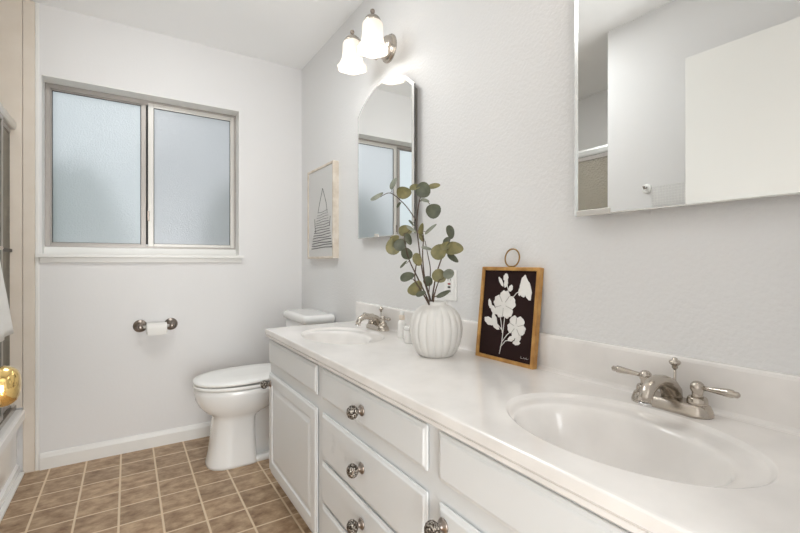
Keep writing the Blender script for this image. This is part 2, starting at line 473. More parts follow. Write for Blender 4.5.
# ------------------------------------------------------------------ bathtub and shower doors
TX0, TX1, TY0, TY1, TZ = XT + 0.008, -0.443, YA + 0.008, D - 0.012, 0.335
tub = thing('bathtub', 'white bathtub with a smooth apron beside the tile floor', 'bathtub', ((TX0 + TX1) / 2, (TY0 + TY1) / 2, 0))
def rrect(x0, x1, y0, y1, r, z, n=6):
    pts = []
    for cx, cy, a in ((x1 - r, y1 - r, 0), (x0 + r, y1 - r, PI / 2), (x0 + r, y0 + r, PI), (x1 - r, y0 + r, 3 * PI / 2)):
        for i in range(n + 1):
            t = a + PI / 2 * i / n
            pts.append((cx + r * math.cos(t), cy + r * math.sin(t), z))
    return pts
tb = MB().loft([rrect(TX0, TX1 - 0.022, TY0, TY1, 0.004, 0.0), rrect(TX0, TX1 - 0.022, TY0, TY1, 0.004, 0.05), rrect(TX0, TX1 - 0.034, TY0, TY1, 0.004, 0.06),
                rrect(TX0, TX1 - 0.030, TY0, TY1, 0.004, 0.27), rrect(TX0, TX1, TY0, TY1, 0.004, 0.285), rrect(TX0, TX1, TY0, TY1, 0.006, TZ - 0.014),
                rrect(TX0 + 0.004, TX1 - 0.004, TY0 + 0.004, TY1 - 0.004, 0.008, TZ - 0.003), rrect(TX0 + 0.012, TX1 - 0.014, TY0 + 0.01, TY1 - 0.01, 0.01, TZ)], (True, False), False)
tb.build('apron', M['porcelain'], tub)
MB().loft([rrect(TX0 + 0.012, TX1 - 0.014, TY0 + 0.01, TY1 - 0.01, 0.01, TZ), rrect(TX0 + 0.06, TX1 - 0.085, TY0 + 0.07, TY1 - 0.07, 0.09, TZ - 0.002),
           rrect(TX0 + 0.07, TX1 - 0.095, TY0 + 0.08, TY1 - 0.08, 0.1, TZ - 0.02), rrect(TX0 + 0.11, TX1 - 0.13, TY0 + 0.13, TY1 - 0.13, 0.12, 0.09),
           rrect(TX0 + 0.16, TX1 - 0.18, TY0 + 0.2, TY1 - 0.2, 0.1, 0.06)], (False, True), True).build('basin', M['porcelain'], tub)

sx = -0.514
shower = thing('shower_door', 'sliding pebbled glass shower door in aluminium track above bathtub', 'shower door', (sx, 2.16, TZ))
SY0, SY1 = YA + 0.009, D - 0.009
tk = MB()
prof = [(-0.03, 1.760), (0.028, 1.760), (0.034, 1.764), (0.036, 1.772), (0.034, 1.796), (0.028, 1.809), (0.012, 1.816), (-0.014, 1.816), (-0.026, 1.810), (-0.03, 1.800)]
tk.loft([[(sx + a, SY0, z) for a, z in prof], [(sx + a, SY1, z) for a, z in prof]], (True, True), False)
tk.build('top_track', M['track'], shower)
MB().box(sx - 0.022, sx + 0.036, SY0, SY1, TZ, TZ + 0.012).box(sx + 0.0145, sx + 0.0165, SY0, SY1, TZ + 0.012, TZ + 0.024).box(sx + 0.033, sx + 0.036, SY0, SY1, TZ + 0.012, TZ + 0.024).build('bottom_track', M['steel'], shower, bevel=0.001)
MB().box(sx - 0.022, sx + 0.002, SY1 - 0.007, SY1, TZ + 0.012, 1.772).build('jamb', M['alu'], shower)
MB().box(sx - 0.024, sx + 0.024, SY0, SY0 + 0.012, TZ + 0.012, 1.772).build('jamb', M['alu'], shower)
def glass_door(x, y0, y1, far_stile=True):
    g = MB().box(x - 0.003, x + 0.003, y0 + 0.014, y1 - (0.014 if far_stile else 0.0), TZ + 0.05, 1.745).build('glass_panel', M['shower_glass'], shower)
    fr = MB().box(x - 0.008, x + 0.008, y0, y0 + 0.018, TZ + 0.03, 1.760)
    if far_stile: fr.box(x - 0.008, x + 0.008, y1 - 0.018, y1, TZ + 0.03, 1.760)
    fr.box(x - 0.008, x + 0.008, y0 + 0.018, y1 - 0.018, TZ + 0.03, TZ + 0.052).box(x - 0.008, x + 0.008, y0 + 0.018, y1 - 0.018, 1.735, 1.760)
    fr.build('panel_frame', M['alu'], g, bevel=0.001)
    return g
g_out = glass_door(sx + 0.025, SY0 + 0.01, 2.62)
g_in = glass_door(sx + 0.008, 2.25, SY1 - 0.002, False)
def towel_bar(x, y0, y1, z, m, g):
    MB().tube([(x, y0, z), (x, y1, z)], 0.009, 12).tube([(x, y0 + 0.03, z), (sx + 0.028, y0 + 0.03, z)], 0.007, 10).tube([(x, y1 - 0.03, z), (sx + 0.028, y1 - 0.03, z)], 0.007, 10).build('towel_bar', m, g)
towel_bar(sx + 0.062, 1.50, 2.42, 1.145, M['chrome'], g_out)
MB().box(sx + 0.012, sx + 0.022, 2.645, 2.866, 1.136, 1.152).build('towel_bar', M['black'], g_in)

# towel over the outer bar, its far corner hanging in a slanted fold
tw = MB()
bx, bz = sx + 0.062, 1.145
rows = []
nn = 14
def far_y(z): return 2.285 + 0.60 * (bz - z)
for k in range(nn):                    # down the room side
    z = bz - 0.368 * (1 - k / (nn - 1)); rows.append((bx + 0.013 + 0.010 * (1 - k / (nn - 1)), z))
for k in range(1, 6): rows.append((bx + 0.013 * math.cos(PI * k / 6), bz + 0.013 * math.sin(PI * k / 6)))
for k in range(8): rows.append((bx - 0.013, bz - 0.30 * k / 7))
grid = []
for x, z in rows:
    y1 = far_y(z); y0 = 1.93
    row = []
    for i in range(25):
        s = i / 24
        row.append((x + (0.006 * math.sin(s * 22) * min(1, (bz - z) * 5) if x > bx else 0), y0 + (y1 - y0) * s, z - (0.02 * (1 - s) if z < bz - 0.36 else 0)))
    grid.append(row)
tw.loft(grid, (False, False), True, closed=False)
to = tw.build('hand_towel', M['towel'], origin=(bx, 2.1, bz))
sd = to.modifiers.new('solidify', 'SOLIDIFY'); sd.thickness = 0.006; sd.offset = 0
tag(to, 'white terry hand towel hanging over the shower door bar', 'towel')

# robe hook and gridded grille on the left wall, seen in the near mirror
hk = thing('robe_hook', 'small round robe hook on the left wall, seen in the mirror', 'hook', (XL, 1.215, 1.485))
MB().lathe([(0.026, 0.0), (0.026, 0.004), (0.018, 0.007)], (XL, 1.215, 1.485), 'x', 20).build('mounting_plate', M['plastic'], hk)
MB().tube([(XL + 0.006, 1.215, 1.490), (XL + 0.03, 1.215, 1.483), (XL + 0.038, 1.215, 1.495)], [0.005, 0.005, 0.006], 10).build('hook_arm', M['bronze'], hk)
gr = MB()
gy0, gy1, gz0, gz1 = 0.985, 1.19, 1.392, 1.492
for i in range(15): y = gy0 + (gy1 - gy0) * i / 14; gr.box(XL + 0.001, XL + 0.0035, y - 0.0012, y + 0.0012, gz0, gz1)
for i in range(8): z = gz0 + (gz1 - gz0) * i / 7; gr.box(XL + 0.001, XL + 0.0035, gy0, gy1, z - 0.0012, z + 0.0012)
gt = thing('wall_grille', 'white square-gridded grille on the left wall, seen in the mirror', 'grille', (XL, 1.09, 1.37))
gr.build('grid', M['plastic'], gt)
MB().box(XL, XL + 0.002, gy0, gy1, gz0, gz1).build('backing', M['wall_smooth'], gt)

# ------------------------------------------------------------------ vanity cabinet
VY0, VY1 = 0.085, 2.003
XF = 0.553            # front face of doors and drawers
XB = 0.5655           # face frame
van = thing('vanity_cabinet', 'long white vanity cabinet with four drawers and raised panel doors', 'cabinet', (0.8, 1.04, 0))
cb = MB().box(XB + 0.018, W, VY0, VY1, 0.10, 0.62).box(XB + 0.07, W, VY0, VY1 - 0.01, 0.0, 0.10)
cb.box(XB + 0.018, W, VY1 - 0.018, VY1, 0.10, 0.735).box(XB + 0.018, W, VY0, VY0 + 0.018, 0.62, 0.735).box(XB + 0.018, XB + 0.03, VY0, VY1, 0.62, 0.735)
cb.build('carcass', M['cabinet'], van)
MB().box(XB, XB + 0.018, VY0, VY1, 0.10, 0.735).build('face_frame', M['cabinet'], van)

def rect_ring(y0, y1, z0, z1, x, ins, r=0.004):
    y0 += ins; y1 -= ins; z0 += ins; z1 -= ins
    r = max(0.0008, min(r, (y1 - y0) / 3, (z1 - z0) / 3))
    pts = []
    for cy, cz, a in ((y1 - r, z1 - r, 0), (y0 + r, z1 - r, PI / 2), (y0 + r, z0 + r, PI), (y1 - r, z0 + r, 3 * PI / 2)):
        for i in range(4):
            t = a + PI / 2 * i / 3
            pts.append((x, cy + r * math.cos(t), cz + r * math.sin(t)))
    return pts
def front(name, y0, y1, z0, z1, raised=False):
    P = [(0.002, XB - 0.0030), (0, XB - 0.004), (0, XF + 0.0058), (0.0012, XF + 0.0046), (0.0065, XF + 0.0030), (0.0090, XF + 0.0012), (0.0105, XF + 0.0004), (0.0125, XF)]
    if raised:
        P += [(0.048, XF), (0.050, XF + 0.0010), (0.0525, XF + 0.0055), (0.057, XF + 0.0062), (0.061, XF + 0.0055), (0.076, XF + 0.0012), (0.080, XF + 0.0006)]
    return MB().loft([rect_ring(y0, y1, z0, z1, x, i) for i, x in P], (True, True), False).build(name, M['cabinet'], van)
def cab_knob(y, z, parent):
    MB().lathe([(0.0150, 0.0), (0.0160, -0.002), (0.014, -0.005), (0.008, -0.008), (0.0065, -0.014), (0.007, -0.017)], (XF, y, z), 'x', 20).build('knob_base', M['bronze'], parent)
    MB().lathe([(0.007, -0.014), (0.0130, -0.018), (0.0180, -0.0235), (0.0192, -0.0295), (0.0180, -0.0355), (0.0135, -0.0415), (0.0075, -0.0445), (0.001, -0.045)], (XF, y, z), 'x', 20).build('knob', M['knob'], parent)
DY0, DY1 = 0.758, 1.360
for i, (z0, z1) in enumerate(((0.620, 0.724), (0.418, 0.574), (0.272, 0.409), (0.120, 0.263))):
    d = front('drawer', DY0, DY1, z0, z1)
    cab_knob((DY0 + DY1) / 2 + 0.0, (z0 + z1) / 2 + (-0.003 if i == 0 else 0.011), d)
front('false_front', 1.407, 1.998, 0.620, 0.724)
front('false_front', 0.098, 0.716, 0.620, 0.724)
d = front('door', 1.407, 1.998, 0.120, 0.574, True); cab_knob(1.962, 0.527, d)
d = front('door', 0.412, 0.716, 0.120, 0.574, True); cab_knob(0.693, 0.537, d)
d = front('door', 0.098, 0.404, 0.120, 0.574, True); cab_knob(0.138, 0.535, d)

# ------------------------------------------------------------------ countertop with two oval basins
CZ = 0.776
CX0, CX1, CY0, CY1 = 0.540, 1.012, VY0, 2.010
top = thing('vanity_countertop', 'long white cultured marble vanity top with two oval basins', 'countertop', (0.78, 1.04, 0.736))
SINKS = [(0.768, 0.447), (0.768, 1.655)]
RX, RY = 0.163, 0.231
ins = 0.008
deck = MB()
NA = 96
def cell(y0, y1, sc):
    cx, cy = sc; x0, x1 = CX0 + ins, CX1
    inner, outer = [], []
    for j in range(NA):
        a = 2 * PI * j / NA
        c, s = math.cos(a), math.sin(a)
        inner.append((cx + RX * c, cy + RY * s, CZ))
        dx, dy = RX * c, RY * s
        tx = ((x1 - cx) / dx) if dx > 1e-9 else (((x0 - cx) / dx) if dx < -1e-9 else 1e9)
        ty = ((y1 - cy) / dy) if dy > 1e-9 else (((y0 - cy) / dy) if dy < -1e-9 else 1e9)
        t = min(tx, ty)
        outer.append([cx + dx * t, cy + dy * t, CZ])
    for qx in (x0, x1):                 # snap the nearest sample to each corner
        for qy in (y0, y1):
            k = min(range(NA), key=lambda i: (outer[i][0] - qx) ** 2 + (outer[i][1] - qy) ** 2)
            outer[k] = [qx, qy, CZ]
    deck.loft([outer, inner], (False, False), False)
YM = 1.061
cell(CY0, YM, SINKS[0]); cell(YM, CY1 - ins, SINKS[1])
# moulded edge along front and far end
eprof = [(ins, CZ), (0.003, CZ - 0.0004), (0.0009, CZ - 0.0018), (0.0, CZ - 0.004), (0.0, CZ - 0.0225), (0.0015, CZ - 0.0240), (0.0060, CZ - 0.0250), (0.0062, CZ - 0.0275), (0.0035, CZ - 0.0285), (0.0030, CZ - 0.0300), (0.0030, CZ - 0.0365), (0.0050, CZ - 0.0390), (0.010, CZ - 0.0400), (0.032, CZ - 0.0400)]
rings = []
for o_, z in eprof:
    rings.append([(CX0 + o_, CY0, z), (CX0 + o_, CY1 - o_, z), (CX1, CY1 - o_, z)])
deck.loft(rings, (False, False), False, closed=False)
deck.box(CX0 + 0.031, CX0 + 0.05, CY0, CY1 - 0.03, CZ - 0.040, CZ - 0.012)
deck.build('deck', M['marble'], top)
BP = [(W, CZ - 0.04), (CX1 - 0.012, CZ - 0.04), (CX1 - 0.012, CZ), (CX1 - 0.006, CZ + 0.0012), (CX1 - 0.002, CZ + 0.004), (CX1, CZ + 0.010), (CX1, CZ + 0.094), (CX1 + 0.002, CZ + 0.0995), (CX1 + 0.006, CZ + 0.102), (W, CZ + 0.103)]
MB().loft([[(x, CY0, z) for x, z in BP], [(x, CY1, z) for x, z in BP]], (True, True), False).build('backsplash', M['marble'], top, bevel=0.002)
BASIN = [(1.0, 0, 0), (0.985, 0, -0.0012), (0.968, 0.004, -0.0065), (0.950, 0.012, -0.0082), (0.90, 0.06, -0.0090), (0.85, 0.13, -0.0098), (0.825, 0.165, -0.0106), (0.81, 0.18, -0.0130), (0.795, 0.19, -0.019), (0.78, 0.195, -0.029),
         (0.75, 0.20, -0.048), (0.70, 0.20, -0.075), (0.62, 0.19, -0.102), (0.50, 0.17, -0.120), (0.36, 0.14, -0.130), (0.22, 0.12, -0.136), (0.11, 0.10, -0.139)]
for cx, cy in SINKS:
    b = MB().loft([[(cx - 0.16 * sh + RX * s * math.cos(2 * PI * j / NA), cy + RY * s * math.sin(2 * PI * j / NA), CZ + dz) for j in range(NA)] for s, sh, dz in BASIN], (False, True), True)
    bo = b.build('basin', M['marble'], top)
    MB().lathe([(0.022, 0.0), (0.022, 0.003), (0.017, 0.004), (0.015, 0.002), (0.013, 0.006), (0.002, 0.008)], (cx - 0.016, cy, CZ - 0.139), 'z', 24).build('drain', M['chrome'], bo)

# ------------------------------------------------------------------ faucets
def make_faucet(y, label):
    x = 0.970
    f = thing('faucet', label, 'faucet', (x, y, CZ), 'brushed nickel vanity faucets')
    def stad(hy, hx, z, n=10):
        return [(x + hx * math.sin(t), y + (hy - hx) * s_ + hx * math.cos(t), CZ + z) for s_, a0 in ((1, -PI / 2), (-1, PI / 2)) for t in [a0 + PI * i / n for i in range(n + 1)]]
    MB().loft([stad(0.079, 0.029, 0.0), stad(0.079, 0.029, 0.004), stad(0.077, 0.027, 0.012), stad(0.074, 0.0245, 0.019), stad(0.070, 0.021, 0.0225), stad(0.064, 0.016, 0.0235)], (True, True), True).build('base_plate', M['nickel'], f)
    sp = MB().tube([(x + 0.008, y, CZ + 0.020), (x + 0.004, y, CZ + 0.036), (x - 0.010, y, CZ + 0.049), (x - 0.030, y, CZ + 0.058), (x - 0.052, y, CZ + 0.063), (x - 0.074, y, CZ + 0.061), (x - 0.091, y, CZ + 0.052), (x - 0.099, y, CZ + 0.040), (x - 0.101, y, CZ + 0.029)],
                   [0.020, 0.021, 0.0205, 0.018, 0.0158, 0.0142, 0.0135, 0.0132, 0.0130], 18, flat=(0.86, 1.0))
    spo = sp.build('spout', M['nickel'], f)
    MB().lathe([(0.0122, 0.0), (0.0122, -0.006), (0.009, -0.007)], (x - 0.1012, y, CZ + 0.030), 'z', 18).build('aerator', M['chrome'], spo)
    for s_ in (1, -1):
        hy = y + s_ * 0.051
        h = MB().lathe([(0.0185, 0.018), (0.0185, 0.026), (0.0175, 0.033), (0.016, 0.036)], (x, hy, CZ), 'z', 22).build('handle_base', M['nickel'], f)
        lv = MB().lathe([(0.012, 0.034), (0.0095, 0.040), (0.010, 0.046), (0.0125, 0.051), (0.0130, 0.056), (0.0115, 0.062), (0.007, 0.0665), (0.002, 0.068)], (x, hy, CZ), 'z', 20)
        lv.tube([(x, hy + s_ * 0.008, CZ + 0.056), (x - 0.002, hy + s_ * 0.022, CZ + 0.057), (x - 0.004, hy + s_ * 0.042, CZ + 0.058), (x - 0.006, hy + s_ * 0.056, CZ + 0.0588), (x - 0.0065, hy + s_ * 0.062, CZ + 0.059), (x - 0.007, hy + s_ * 0.064, CZ + 0.059), (x - 0.0075, hy + s_ * 0.070, CZ + 0.059), (x - 0.008, hy + s_ * 0.073, CZ + 0.059)],
                [0.0048, 0.0050, 0.0068, 0.0082, 0.0078, 0.0058, 0.0062, 0.0035], 14)
        lv.build('lever', M['nickel'], h)
    MB().tube([(x + 0.020, y, CZ + 0.018), (x + 0.020, y, CZ + 0.082)], 0.0026, 10).lathe([(0.003, 0.078), (0.006, 0.082), (0.0055, 0.086), (0.010, 0.090), (0.0115, 0.094), (0.010, 0.097), (0.0055, 0.099), (0.005, 0.102), (0.002, 0.104)], (x + 0.020, y, CZ), 'z', 16).build('lift_rod', M['nickel'], f)
    return f
make_faucet(0.448, 'brushed nickel faucet behind the near basin, right of the framed flowers')
make_faucet(1.704, 'brushed nickel faucet at the far basin, beyond the ribbed vase')

# ------------------------------------------------------------------ medicine cabinets with arched mirrors
XM = W - 0.036
def make_cabinet(y0, y1, label):
    z0, zs, za = 1.205, 1.828, 1.932
    c = thing('medicine_cabinet', label, 'mirror cabinet', (W, (y0 + y1) / 2, z0), 'arched mirror cabinets')
    yc, hw, rise = (y0 + y1) / 2, (y1 - y0) / 2, za - zs
    R = (hw * hw + rise * rise) / (2 * rise)
    def outline(x, k, n=28):
        a0 = math.asin((hw - k) / (R - k)) if (R - k) > (hw - k) else PI / 2
        kb_ = min(k, 0.002 + 0.05 * k); pts = [(x, y0 + k, z0 + kb_)]
        cz = za - R
        for i in range(n + 1):
            a = -a0 + 2 * a0 * i / n
            pts.append((x, yc + (R - k) * math.sin(a), cz + (R - k) * math.cos(a)))
        pts.append((x, y1 - k, z0 + kb_))
        return pts
    MB().loft([outline(W, 0.022), outline(XM + 0.010, 0.022)], (True, True), False).build('body', M['steel'], c)
    MB().loft([outline(XM + 0.010, 0.001), outline(XM + 0.0042, 0.001)], (True, True), False).build('door_back', M['dark'], c)
    mi = MB().loft([outline(XM, 0.013), outline(XM, 0.20)], (True, False), False)
    mi = MB(); o_ = outline(XM, 0.0125); mi.add(o_, [list(range(len(o_)))])
    mo = mi.build('mirror_glass', M['mirror'], c, recalc=False)
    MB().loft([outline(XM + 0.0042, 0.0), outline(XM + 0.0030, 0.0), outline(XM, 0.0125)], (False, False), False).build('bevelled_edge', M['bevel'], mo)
    cy1 = y1 - (0.0 if y0 < 1 else 0.17)
    MB().box(XM - 0.003, XM + 0.004, cy1 - (0.10 if y0 < 1 else 0.05), cy1 - 0.010, z0 - 0.001, z0 + 0.014).build('mirror_clip', M['alu_light'], c, bevel=0.001)
    return c
make_cabinet(1.446, 1.954, 'arched frameless mirror cabinet on the wall above the far basin')
make_cabinet(0.188, 0.696, 'large frameless mirror cabinet above the near basin, cut by the picture edge')

# ------------------------------------------------------------------ wall sconces
def make_sconce(y, label):
    z = 2.083
    s = thing('wall_sconce', label, 'wall lamp', (W, y, z), 'two-shade wall sconces')
    def oval(x, ry, rz, n=36): return [(x, y + ry * math.cos(2 * PI * i / n), z + rz * math.sin(2 * PI * i / n)) for i in range(n)]
    MB().loft([oval(W, 0.064, 0.064), oval(W - 0.006, 0.064, 0.064), oval(W - 0.010, 0.057, 0.057), oval(W - 0.017, 0.055, 0.055), oval(W - 0.021, 0.054, 0.054), oval(W - 0.028, 0.050, 0.050), oval(W - 0.036, 0.030, 0.030), oval(W - 0.042, 0.012, 0.012)], (True, True), True).build('backplate', M['nickel'], s)
    for sg in (-1, 1):
        sx_, sy_ = 0.885, y + sg * 0.098
        ztop = z + 0.034
        arm = [(W - 0.030, y + sg * 0.02, z - 0.020), (W - 0.055, y + sg * 0.030, z - 0.050), (W - 0.085, y + sg * 0.048, z - 0.040), (W - 0.105, y + sg * 0.066, z - 0.002), (W - 0.110, y + sg * 0.082, z + 0.040), (W - 0.118, y + sg * 0.092, z + 0.056), (W - 0.132, y + sg * 0.097, z + 0.064), (sx_ , sy_, z + 0.058)]
        MB().tube(arm, 0.0052, 12).build('arm', M['nickel'], s)
        cp = MB().lathe([(0.036, -0.003), (0.0375, 0.001), (0.036, 0.006), (0.033, 0.008), (0.032, 0.014), (0.027, 0.018), (0.025, 0.021), (0.018, 0.026), (0.010, 0.030), (0.008, 0.034)], (sx_, sy_, ztop + 0.001), 'z', 28).build('socket_cap', M['nickel'], s)
        MB().lathe([(0.006, 0.028), (0.006, 0.037), (0.0095, 0.041), (0.0105, 0.046), (0.0095, 0.051), (0.004, 0.055)], (sx_, sy_, ztop + 0.001), 'z', 16).build('finial', M['bronze'], cp)
        prof = [(0.028, 0.0), (0.040, -0.003), (0.0440, -0.010), (0.0450, -0.030), (0.0455, -0.054), (0.0475, -0.074), (0.0535, -0.094), (0.0615, -0.109), (0.0680, -0.119), (0.0715, -0.123), (0.0700, -0.125), (0.0660, -0.121), (0.0590, -0.108), (0.0510, -0.093), (0.0455, -0.076), (0.0430, -0.054), (0.0420, -0.030), (0.0400, -0.013), (0.034, -0.006)]
        def rip(a, h): return 1 + (0.06 * max(0.0, (-h - 0.085) / 0.045) * math.cos(6 * a) if h < -0.085 else 0)
        MB().lathe(prof, (sx_, sy_, ztop), 'z', 48, (True, False), rip).build('shade', M['shade'], s)
        MB().ball((sx_, sy_, ztop - 0.070), 0.017, 16, (1, 1, 1.3)).build('bulb', M['bulb'], s)
        ld = bpy.data.lights.new('bulb_light', 'POINT'); ld.energy = BULB_W; ld.color = BULB_COLOR; ld.shadow_soft_size = 0.02
        lo = bpy.data.objects.new('bulb_light', ld); COL.objects.link(lo); lo.parent = s
        lo.location = Vector((sx_, sy_, ztop - 0.108)) - parent_offset(s)
    return s
bm_ = bpy.data.materials.new('lit_bulb'); bm_.use_nodes = True
bb = bm_.node_tree.nodes['Principled BSDF']; bb.inputs['Emission Color'].default_value = (1, 0.93, 0.84, 1); bb.inputs['Emission Strength'].default_value = 0.8
M['bulb'] = bm_
make_sconce(1.695, 'nickel wall sconce with two bell shades above the arched mirror')
make_sconce(0.440, 'nickel wall sconce with two bell shades above the near mirror')

# ------------------------------------------------------------------ toilet
TY = 2.470
toi = thing('toilet', 'white toilet with closed lid between the vanity and window wall', 'toilet', (0.65, TY, 0))
def egg(xf, xb, w, z, n=40, p=2.25, pb=3.2, mid=0.52):
    xm = xf + (xb - xf) * mid; pts = []
    for i in range(n):
        a = 2 * PI * i / n
        c, s_ = math.cos(a), math.sin(a)
        if c < 0: x = xm - (xm - xf) * abs(c) ** (2 / p); y = w * (abs(s_) ** (2 / p)) * (1 if s_ >= 0 else -1)
        else: x = xm + (xb - xm) * abs(c) ** (2 / pb); y = w * (abs(s_) ** (2 / pb)) * (1 if s_ >= 0 else -1)
        pts.append((x, TY + y, z))
    return pts
bw = MB()
bw.loft([egg(0.350, 0.600, 0.119, 0.0, p=2.6, pb=7), egg(0.351, 0.600, 0.118, 0.012, p=2.6, pb=7), egg(0.362, 0.596, 0.114, 0.06, p=2.6, pb=7), egg(0.372, 0.592, 0.111, 0.13, p=2.6, pb=7), egg(0.379, 0.590, 0.110, 0.20, p=2.6, pb=7),
         egg(0.383, 0.592, 0.111, 0.245, p=2.5, pb=6), egg(0.380, 0.60, 0.114, 0.262, p=2.5, pb=6), egg(0.366, 0.63, 0.128, 0.277, p=2.4, pb=4), egg(0.340, 0.68, 0.146, 0.295, p=2.3), egg(0.316, 0.73, 0.163, 0.322), egg(0.300, 0.77, 0.176, 0.356), egg(0.294, 0.795, 0.182, 0.390), egg(0.293, 0.80, 0.183, 0.412), egg(0.297, 0.796, 0.179, 0.419)], (True, True), True)
# trapway, foot and rear deck
def slab(x0, x1, w, z, r): return rrect(x0, x1, TY - w, TY + w, r, z, 5)
bw.loft([slab(0.56, 0.90, 0.108, 0.0, 0.04), slab(0.56, 0.90, 0.106, 0.022, 0.04), slab(0.57, 0.885, 0.098, 0.030, 0.04)], (True, True), True)
bw.loft([slab(0.57, 0.88, 0.066, 0.025, 0.03), slab(0.57, 0.86, 0.056, 0.12, 0.03), slab(0.57, 0.86, 0.060, 0.22, 0.03), slab(0.57, 0.90, 0.085, 0.33, 0.04), slab(0.6, 0.99, 0.125, 0.375, 0.04), slab(0.6, 1.0, 0.128, 0.408, 0.04), slab(0.605, 0.995, 0.122, 0.414, 0.04)], (True, True), True)
bw.build('bowl', M['porcelain'], toi)
MB().lathe([(0.014, 0.0), (0.014, 0.012), (0.009, 0.02), (0.002, 0.022)], (0.74, TY - 0.086, 0.026), 'z', 16).build('bolt_cap', M['porcelain'], toi)
MB().loft([egg(0.292, 0.775, 0.180, 0.421), egg(0.288, 0.778, 0.184, 0.425), egg(0.288, 0.778, 0.184, 0.436), egg(0.292, 0.776, 0.180, 0.439)], (True, True), True).build('seat', M['plastic'], toi)
MB().loft([egg(0.294, 0.778, 0.179, 0.4425), egg(0.289, 0.782, 0.184, 0.4455), egg(0.288, 0.782, 0.185, 0.4540), egg(0.294, 0.778, 0.179, 0.4590), egg(0.330, 0.76, 0.155, 0.4640), egg(0.42, 0.70, 0.085, 0.4670)], (True, True), True).map(lambda p: Vector((p.x, p.y, p.z + 0.020 * max(0.0, p.x - 0.30)))).build('lid', M['plastic'], toi)
for s_ in (-1, 1): MB().box(0.775, 0.805, TY + s_ * 0.075 - 0.02, TY + s_ * 0.075 + 0.02, 0.412, 0.445).build('hinge', M['plastic'], toi, bevel=0.005)
MB().loft([slab(0.850, 1.012, 0.185, 0.412, 0.03), slab(0.846, 1.014, 0.19, 0.43, 0.03), slab(0.838, 1.016, 0.193, 0.735, 0.03)], (True, True), True).build('tank', M['porcelain'], toi)
MB().loft([slab(0.834, 1.016, 0.196, 0.735, 0.03), slab(0.826, 1.018, 0.204, 0.741, 0.03), slab(0.824, 1.018, 0.206, 0.768, 0.03), slab(0.830, 1.015, 0.200, 0.779, 0.03), slab(0.846, 1.002, 0.184, 0.784, 0.03)], (True, True), True).build('tank_lid', M['porcelain'], toi)
MB().lathe([(0.012, 0.0), (0.012, -0.01), (0.006, -0.014)], (0.838, TY + 0.14, 0.67), 'x', 16).tube([(0.826, TY + 0.14, 0.67), (0.822, TY + 0.10, 0.665), (0.822, TY + 0.06, 0.66)], [0.005, 0.006, 0.007], 10).build('flush_lever', M['chrome'], toi)

# ------------------------------------------------------------------ toilet paper holder and roll
tph = thing('toilet_paper_holder', 'dark nickel toilet paper holder on the wall below the window', 'toilet paper holder', (0.139, D, 0.715))
for px in (0.060, 0.218):
    MB().lathe([(0.036, 0.0), (0.036, -0.004), (0.032, -0.008), (0.024, -0.010), (0.021, -0.016), (0.014, -0.019), (0.011, -0.032), (0.012, -0.052), (0.015, -0.058), (0.0155, -0.066), (0.012, -0.074), (0.004, -0.078)], (px, D, 0.716), 'y', 28).build('post', M['bronze'], tph)
MB().tube([(0.062, D - 0.064, 0.716), (0.216, D - 0.064, 0.716)], 0.008, 14).build('roller', M['alu_light'], tph)
ro = MB()
rp = [(0.0095, 0.090), (0.030, 0.090), (0.0315, 0.092), (0.0315, 0.190), (0.030, 0.192), (0.0095, 0.192)]
ro.lathe(rp, (0, D - 0.064, 0.705), 'x', 32, (False, False), smooth=False)
ro.loft([[(0.0945, D - 0.0955, 0.705), (0.1875, D - 0.0955, 0.705)], [(0.0945, D - 0.0958, 0.690), (0.1875, D - 0.0958, 0.690)], [(0.0945, D - 0.0950, 0.668), (0.1875, D - 0.0950, 0.670)]], (False, False), True, closed=False)
tr = ro.build('toilet_paper_roll', M['roll'], origin=(0.14, D - 0.064, 0.716))
tag(tr, 'thin white toilet paper roll on the dark nickel holder', 'toilet paper')

# ------------------------------------------------------------------ wall picture with line drawing
PY0, PY1, PZ0, PZ1 = 2.262, 2.676, 1.108, 1.674
PX = W - 0.036
pic = thing('wall_picture', 'pale oak framed line drawing on the wall above the toilet', 'picture', (W, (PY0 + PY1) / 2, PZ0))
fr = MB()
t_ = 0.013
fr.box(PX, W, PY0, PY0 + t_, PZ0, PZ1).box(PX, W, PY1 - t_, PY1, PZ0, PZ1).box(PX, W, PY0 + t_, PY1 - t_, PZ0, PZ0 + t_).box(PX, W, PY0 + t_, PY1 - t_, PZ1 - t_, PZ1)
fr.build('frame', M['oak'], pic, bevel=0.0015)
pr = MB().box(PX + 0.006, PX + 0.010, PY0 + t_, PY1 - t_, PZ0 + t_, PZ1 - t_).build('print', M['paper'], pic)
ink = MB()
def pq(s, t): return (PX + 0.0055, PY1 - t_ - s * (PY1 - PY0 - 2 * t_), PZ0 + t_ + t * (PZ1 - PZ0 - 2 * t_))
def stroke(b, pts, w, fn):
    b.tube([fn(*p) for p in pts], w, 6)
stroke(ink, [(0.60, 0.77), (0.55, 0.70), (0.47, 0.60), (0.41, 0.50)], 0.0016, pq)
stroke(ink, [(0.60, 0.77), (0.66, 0.70), (0.74, 0.60), (0.77, 0.52), (0.78, 0.49)], 0.0016, pq)
stroke(ink, [(0.27, 0.44), (0.28, 0.36), (0.30, 0.28)], 0.0022, pq)
stroke(ink, [(0.90, 0.44), (0.88, 0.37), (0.87, 0.33)], 0.0022, pq)
rl = random.Random(3)
for i in range(15):
    t = 0.50 - i * 0.029
    s0 = 0.40 - 0.27 * (i / 14) ** 0.9; s1 = 0.79 + 0.18 * (i / 14)
    ph = rl.random() * 6
    stroke(ink, [(s0 + (s1 - s0) * k / 10, t + 0.0035 * math.sin(ph + k * 0.7) + 0.012 * (k / 10)) for k in range(11)], 0.0012 + 0.0014 * (i / 14), pq)
ink.build('line_drawing', M['ink'], pr)

